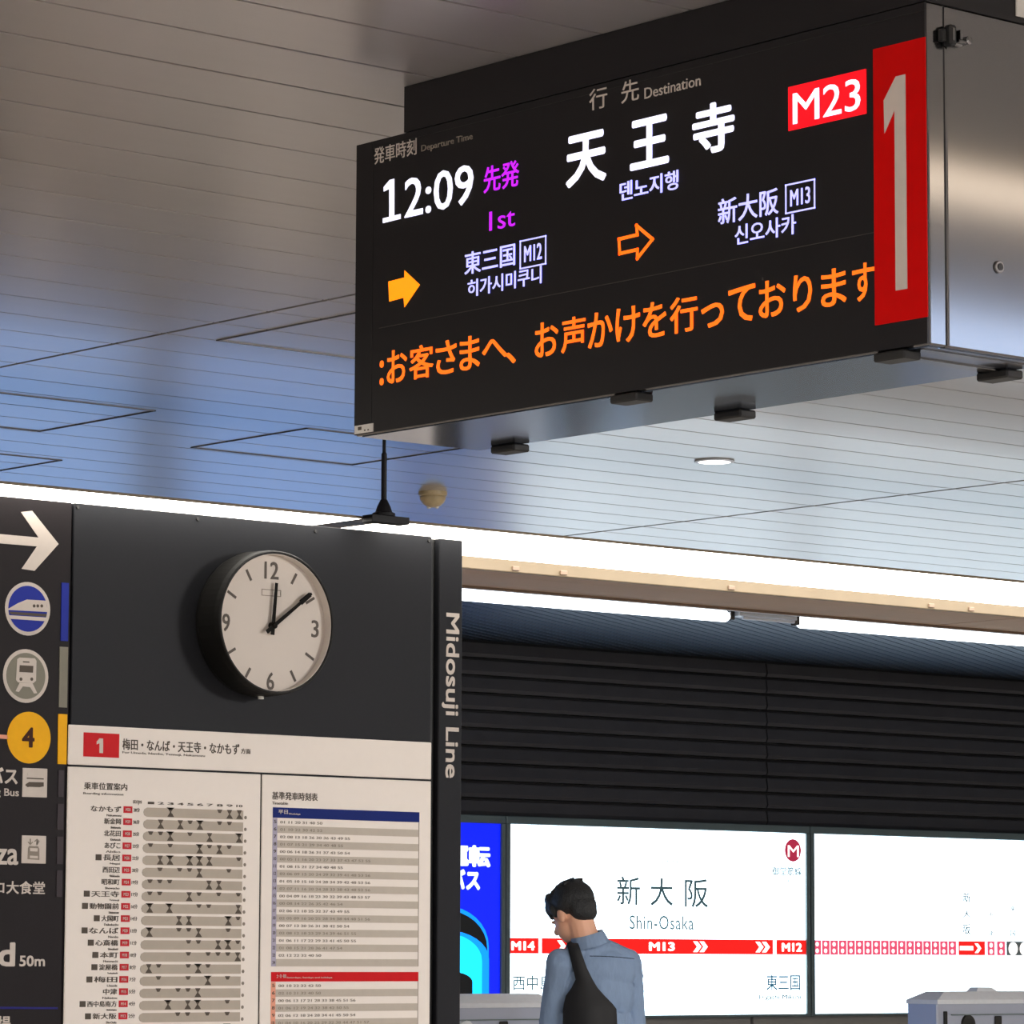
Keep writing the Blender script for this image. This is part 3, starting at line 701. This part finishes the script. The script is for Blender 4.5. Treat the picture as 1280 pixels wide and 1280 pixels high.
S.disc('logo', (991, 1063), .068, 'logo', 0, .002)
S.text('M', (984.5, 1071), (998, 1057), 'band_text', t0=.002, t1=.0035, off=.0)
S.text('御堂筋線', (965, 1094), (1002, 1084), 'scr_ink2', off=.018)
S.text('Line', (985, 1103), (1001, 1100), 'scr_grey')
s2 = lightbox(16.538, 18.9, 'screen', 'lit white route map sign with pink band of station squares', name='route_sign')
S2 = Face('Y', YW, s2)
x = 1016.5
bandrect(S2, 1008.5+7, 1016, 'band_red')
bandrect(S2, 1016, 1195.5, 'band_pink')
cols = 17
for k in range(cols):
    xa_ = 1016.5 + k*10.55
    bx = at(xa_+9.6, 1183, 'Y', YW).x
    MB().box(bx, bx+.006, YW-.004, YW, zr0, zr1).build('band_divider', 'band_text', s2)
    cx = at(xa_+4.6, 1183, 'Y', YW).x; h = zr1-zr0
    for q_ in (.27, .72):
        MB().lathe((cx, YW-.002, zr0+h*q_), (0, -1, 0), [(0, .0135), (.0015, .0135)], 10).build('station_dot', 'band_text', s2)
bandrect(S2, 1198, 1231, 'band_red'); bandrect(S2, 1199.5, 1216, 'band_text', 'here_box', .002, .0035, zr0+.03, zr1-.03)
xs_ = at(1218, 1183, 'Y', YW).x; zm = (zr0+zr1)/2
MB().slab([(xs_, YW, zm+.03), (xs_+.03, YW, zm+.03), (xs_+.06, YW, zm), (xs_+.03, YW, zm-.03), (xs_, YW, zm-.03), (xs_+.03, YW, zm)], (0, -1, 0), .002, .0035).build('chevron', 'band_text', s2)
for xa_, xb_ in ((1234, 1243), (1246, 1256)):
    bandrect(S2, xa_, xb_, 'band_pink')
    cx = at((xa_+xb_)/2, 1183, 'Y', YW).x
    for q_ in (.27, .72): MB().lathe((cx, YW-.002, zr0+h*q_), (0, -1, 0), [(0, .015), (.0015, .015)], 10).build('station_dot', 'band_text', s2)
bandrect(S2, 1258, 1300, 'scr_grey')
for px in (1266, 1280): 
    c = at(px, 1186, 'Y', YW); MB().lathe(c+Vector((0, -.002, 0)), (0, -1, 0), [(0, .042), (.002, .042)], 20).build('station_dot', 'band_text', s2)
for ch, y0_, y1_ in (('新', 1128, 1116), ('大', 1147, 1138), ('阪', 1168, 1155)):
    S2.text(ch, (1203.5, y0_), (1213, y1_), 'scr_ink', off=.015)
S2.text('中', (1236, 1146), (1241, 1140), 'scr_grey', off=.02); S2.text('津', (1236, 1170), (1241, 1163), 'scr_grey', off=.02)
S2.text('東', (1263, 1139), (1269, 1132), 'scr_grey', off=.02); S2.text('国', (1263, 1170), (1269, 1163), 'scr_ink', off=.02)
ad = lightbox(13.3, 14.052, 'ad_blue', 'lit blue advertisement with white lettering left of station sign', cat='advertisement', name='advertising_panel')
A = Face('Y', YW, ad)
A.text('運転', (558, 1083), (613, 1057), 'ad_white', off=.05)
A.text('バス', (562, 1112), (600, 1087), 'ad_white', off=.05)
cxx = at(560, 1200, 'Y', YW)
def arch(name, px0, px1, pyt, pyb, m, t0, t1):
    a_, b_ = at(px0, pyb, 'Y', YW), at(px1, pyt, 'Y', YW); w_ = (b_.x-a_.x); hh = b_.z-a_.z; pts = [(a_.x, YW, a_.z), (b_.x, YW, a_.z)]
    for k in range(17):
        th = math.pi*k/16; pts.append((a_.x+w_/2+math.cos(th)*w_/2, YW, a_.z+hh*.55+math.sin(th)*hh*.45))
    MB().slab(pts, (0, -1, 0), t0, t1).build(name, m, ad)
arch('sky_outline', 500, 611, 1133, 1244, 'ad_sky', 0, .001)
arch('dark_arch', 500, 609, 1138, 1244, 'ad_black', .001, .002)
arch('cyan_shape', 500, 611, 1163, 1244, 'ad_sky', .002, .003)
arch('cyan_core', 500, 602, 1166, 1244, 'ad_cyan', .003, .004)
arch('dark_curve', 540, 590, 1215, 1244, 'ad_black', .004, .005)
lightbox(11.80, 13.23, 'ad_periw', 'lit periwinkle advertisement hidden behind information wall, nearest the blue one', cat='advertisement', name='advertising_panel')
lightbox(8.9, 11.52, 'ad_teal', 'lit pale blue advertisement hidden behind information wall, second from the blue one', cat='advertisement', name='advertising_panel')
lightbox(18.96, 21.3, 'screen', 'lit white panel beyond the route map sign at far right', name='light_box')

# ------------------------------------------------------------------ platform gates
def gate(x0, x1, label, right):
    t = thing('platform_gate', label, 'gate', ((x0+x1)/2, 13.08, 0))
    z = 1.215
    MB().box(x0, x1, 12.98, 13.18, 0, z-.045, .006).build('body', 'gate', t)
    e = .06
    MB().loft([[(x0-.0, 12.975, z-.05), (x1, 12.975, z-.05), (x1, 13.185, z-.05), (x0, 13.185, z-.05)],
               [(x0-.0, 12.975, z-.03), (x1, 12.975, z-.03), (x1, 13.185, z-.03), (x0, 13.185, z-.03)],
               [(x0+e*1.6, 13.02, z+.01), (x1-e*1.6, 13.02, z+.01), (x1-e*1.6, 13.14, z+.01), (x0+e*1.6, 13.14, z+.01)]]).build('lid', 'gate_light', t)
    MB().box(x0+.1, x1-.1, 12.972, 12.98, z-.105, z-.10).build('groove', 'frame', t)
    xs = x0+.045 if right else x1-.06
    MB().box(xs, xs+.02, 12.968, 12.99, .1, z-.085, .003).build('door_seal', 'rubber', t)
    xk = x0+.22 if right else x1-.55
    MB().lathe((xk, 12.98, z-.15), (0, -1, 0), [(0, .05), (.01, .045), (.012, .03)], 24).build('sensor_lens', 'black' if right else 'gate_light', t)
    MB().box(xk+.19, xk+.24, 12.97, 12.98, z-.155, z-.11, .004).build('lock_cover', 'rubber', t)
    if right: MB().loft([[(x0+.34, 13.03, z+.008), (x0+.50, 13.03, z+.008), (x0+.50, 13.10, z+.008), (x0+.34, 13.10, z+.008)], [(x0+.36, 13.04, z+.03), (x0+.46, 13.04, z+.03), (x0+.46, 13.09, z+.03), (x0+.36, 13.09, z+.03)]]).build('top_lamp', 'gate_light', t)
xg = at(1171, 1245, 'Y', 12.98).x
gate(xg, xg+1.6, 'grey platform gate housing at the lower right in front of route sign', True)
xh = at(700, 1245, 'Y', 12.98).x
gate(xh-1.8, xh, 'grey platform gate housing between information wall and the person', False)

# ------------------------------------------------------------------ person
HL = Vector((10.72, 12.0, 0))
pe = thing('person', 'person seen from behind, head bowed, short black hair, blue-grey shirt', 'person', HL)
def L(px, py, y=0): return Vector(((px-740)/300, y, 1.4+(1195-py)/300))
face = Vector((-.62, .62, -.48)).normalized(); hr_ = face.cross(Vector((0, 0, 1))).normalized(); hu = hr_.cross(face)
HM = Matrix((hr_, face, hu)).transposed()      # head frame: x right, y forward, z up
HC = L(716, 1145, .03)
def hp(x, y, z): return HC + HM @ Vector((x, y, z))
mb = MB()
mb.ball(hp(0, -.012, .03), (.076, .096, .088), HM); mb.ball(hp(0, .035, -.035), (.058, .062, .075), HM)
mb.ball(hp(0, .055, -.075), (.035, .035, .028), HM, 2)
mb.cone(hp(0, .095, .0), hp(0, .112, -.025), .010, .015); mb.ball(hp(0, .092, -.055), (.024, .010, .009), HM, 2)
for s_ in (-1, 1):
    mb.ball(hp(s_*.076, -.004, -.012), (.012, .020, .032), HM, 2); mb.ball(hp(s_*.03, .088, .008), (.014, .008, .008), HM, 2)
nb = L(735, 1186, .01)
mb.cone(hp(0, -.03, -.04), nb, .056, .062)
LS, RS = L(702, 1206, -.03), L(784, 1206, .05)
mb.ball(L(743, 1215, .02), (.15, .09, .12)); mb.ball(L(741, 1260, .02), (.14, .095, .2)); mb.ball(Vector((0, .0, .95)), (.15, .11, .16))
LE, RE = L(692, 1288, .02), L(793, 1290, .09)
LH, RH = Vector((-.15, .26, 1.17)), Vector((.02, .30, 1.17))
mb.cone(LS, LE, .05, .038); mb.cone(RS, RE, .05, .038); mb.cone(LE, LH, .038, .026); mb.cone(RE, RH, .038, .026)
for H_, sg in ((LH, 1), (RH, -1)):
    mb.ball(H_+Vector((sg*.02, .05, .0)), (.026, .045, .018), sub=2)
    for k in range(4):
        b0 = H_+Vector((sg*(.045), .035+k*.018, .002)); b1 = b0+Vector((sg*.035, .0, .012)); b2 = b1+Vector((0, .0, .024-.002*k))
        mb.cone(b0, b1, .0085, .008, 8); mb.cone(b1, b2, .008, .007, 8)
    b0 = H_+Vector((sg*.01, .03, .015)); b1 = b0+Vector((sg*.01, .02, .03)); mb.cone(b0, b1, .009, .008, 8)
for s_ in (-1, 1):
    hip, kn, an = Vector((s_*.09, 0, .9)), Vector((s_*.10, -.01, .49)), Vector((s_*.10, -.04, .08))
    mb.cone(hip, kn, .085, .058); mb.cone(kn, an, .056, .04); mb.cone(an, an+Vector((0, .15, -.04)), .04, .03)
def person_build(mb, name, m, vox, it, parent=None):
    # figure is modelled in its own frame: x to the right, y away, z up
    bmesh.ops.transform(mb.bm, matrix=Matrix.Translation(HL), verts=mb.bm.verts)
    return mb.build(name, m, parent if parent else pe, remesh=vox, smoothit=it)
person_build(mb, 'body', 'skin', .0055, 3)
# hair
mb = MB()
mb.ball(hp(0, -.024, .044), (.088, .106, .088), HM); mb.ball(hp(0, .03, .058), (.082, .075, .056), HM); mb.ball(hp(0, -.066, -.022), (.066, .044, .050), HM)
mb.ball(hp(0, -.070, .005), (.070, .050, .060), HM); mb.ball(hp(0, .060, .055), (.064, .042, .042), HM)
rr = random.Random(5)
for k in range(34):   # fringe and crown tufts
    a_ = rr.uniform(-1.25, 1.25); e_ = rr.uniform(0, .03)
    p0 = hp(.060*math.sin(a_), .02+.05*math.cos(a_), .085+e_*.5); p1 = hp(.078*math.sin(a_), .012+.083*math.cos(a_), .022+e_)
    mb.cone(p0, p1, .020, .007, 6)
for k in range(20):
    a_ = rr.uniform(0, 6.28); p0 = hp(.03*math.cos(a_), -.02+.04*math.sin(a_), .118); p1 = hp(.075*math.cos(a_), -.02+.09*math.sin(a_), .095+rr.uniform(0, .02))
    mb.cone(p0, p1, .018, .006, 6)
for s_ in (-1, 1): mb.cone(hp(s_*.076, .028, .04), hp(s_*.076, .024, .0), .016, .007, 6)
hair = person_build(mb, 'hair', 'hair', .006, 2)
# shirt
mb = MB()
mb.cone(L(734, 1188, .0), L(738, 1194, .0), .066, .07)
mb.cone(L(735, 1192, -.005), LS+Vector((.012, 0, 0)), .058, .052); mb.cone(L(741, 1190, .0), RS+Vector((-.01, 0, .0)), .060, .052)
mb.cone(L(752, 1190, .01), L(784, 1206, .04), .05, .058); mb.ball(L(745, 1218, .02), (.165, .108, .115)); mb.ball(L(744, 1245, .02), (.162, .115, .16)); mb.ball(L(744, 1290, .02), (.155, .118, .2))
mb.lathe(Vector((0, .01, .86)), (0, 0, 1), [(0, .155), (.1, .15), (.3, .15)], 20)
mb.cone(LS, LE, .063, .054); mb.cone(RS, RE, .060, .054); mb.cone(LE, LE*.35+LH*.65, .054, .045); mb.cone(RE, RE*.35+RH*.65, .054, .045)
sh = person_build(mb, 'shirt', 'shirt', .006, 6)
me = sh.data
for v in me.vertices:   # cloth folds
    p = v.co
    n_ = noise.noise(Vector((p.x*9+p.z*4, p.y*9, p.z*5-p.x*6)))*.010 + .003 + noise.noise(Vector((p.x*22, p.y*22, p.z*9+3)))*.002
    v.co = p + v.normal*n_
# collar and yoke seam
cn = MB(); rings = []
ax = (hp(0, -.03, -.04)-nb).normalized()
c0 = L(736, 1176, .0)
for k, (d_, r_, w_) in enumerate([(-.03, .084, 0), (.004, .075, 0), (.022, .069, 0), (.022, .063, 0), (-.03, .066, 0)]):
    e1 = ax.orthogonal().normalized(); e2 = ax.cross(e1)
    rings.append([c0+ax*d_+(e1*math.cos(2*math.pi*i/28)+e2*math.sin(2*math.pi*i/28))*r_ for i in range(28)])
cn.loft(rings, cap=False)
person_build(cn, 'collar', 'shirt', 0, 0)
from mathutils.bvhtree import BVHTree
bv = BVHTree.FromPolygons([v.co.copy() for v in me.vertices], [tuple(p.vertices) for p in me.polygons])
def onback(px, py):
    l = L(px, py); h = bv.ray_cast(Vector((l.x, -1, l.z)), Vector((0, 1, 0)))
    return (h[0] if h[0] else l) + HL + Vector((0, -.001, 0))
for name_, px_ in (('yoke_seam', [(738+4.6*i, 1197+.022*i*i) for i in range(13)]),):
    sm_ = MB(); q_ = [onback(*p_) for p_ in px_]
    for a_, b_ in zip(q_, q_[1:]): sm_.cone(a_, b_, .0018, .0018, 6)
    sm_.build(name_, 'shirt_seam', pe, smooth=True)
# trousers, shoes, belt
mb = MB()
mb.ball(Vector((0, .01, .93)), (.165, .125, .13))
for s_ in (-1, 1):
    hip, kn, an = Vector((s_*.09, 0, .9)), Vector((s_*.10, -.01, .49)), Vector((s_*.10, -.04, .09))
    mb.cone(hip, kn, .10, .075); mb.cone(kn, an, .075, .065)
person_build(mb, 'trousers', 'trouser', .01, 4)
for s_ in (-1, 1):
    mb = MB(); mb.ball(Vector((s_*.10, .03, .045)), (.05, .145, .045)); mb.box(s_*.1-.045, s_*.1+.045, -.10, .16, 0, .02, .005); mb.ball(Vector((s_*.1, -.05, .07)), (.045, .06, .06))
    person_build(mb, 'shoe', 'shoe', .006, 2)
pe.rotation_euler = (0, 0, -YAW)
# sling bag: a padded strap that widens into the bag lying on the back
bg = thing('sling_bag', 'black sling bag worn across the back of the person in blue-grey shirt', 'bag', HL)
rowsb = [(1181, 709, 723), (1188, 710.5, 725.5), (1198, 713, 729), (1212, 716.5, 734), (1226, 720, 741), (1236, 715, 747), (1246, 708, 756), (1256, 705.5, 766), (1262, 704.5, 770.5), (1280, 704, 771.5), (1310, 705, 770), (1335, 709, 765), (1345, 716, 756)]
def backy(x, z):
    zz = max(min((z-1.40)/.06, 1), 0)
    prof = -.10*math.sqrt(max(0, 1-((x-.012)/.20)**2))
    return prof*(1-zz*.45) + .008
rings = []
for i, (py, xl, xr2) in enumerate(rowsb):
    rg = []; n = 12; z = 1.4+(1195-py)/300; th = .018 if i < 5 else min(.018+.012*(i-4), .062)
    if i == len(rowsb)-1: th = .03
    for k in range(n+1):
        u = k/n; x = ((xl+(xr2-xl)*u)-740)/300
        rg.append(Vector((x, backy(x, z)-.004-th*math.sin(math.pi*max(.06, min(.94, u)))**.5, z)))
    for k in range(n, -1, -1):
        u = k/n; x = ((xl+(xr2-xl)*u)-740)/300
        rg.append(Vector((x, backy(x, z)+.012, z)))
    rings.append(rg)
mb = MB().loft(rings)
bmesh.ops.transform(mb.bm, matrix=Matrix.Translation(HL), verts=mb.bm.verts)
o = mb.build('bag_body', 'bag', bg, smooth=True)
mb = MB()   # strap over the shoulder and down the chest
pts = [L(716.5, 1186, -.055), L(714, 1183, -.01), L(712, 1186, .05), L(722, 1200, .115), L(745, 1240, .14), L(775, 1290, .13), L(790, 1320, .05), L(770, 1325, -.06)]
for a_, b_ in zip(pts, pts[1:]): mb.cone(a_, b_, .014, .014, 8)
bmesh.ops.transform(mb.bm, matrix=Matrix.Translation(HL), verts=mb.bm.verts)
mb.build('strap', 'bag', bg, smooth=True)
bg.rotation_euler = (0, 0, -YAW)
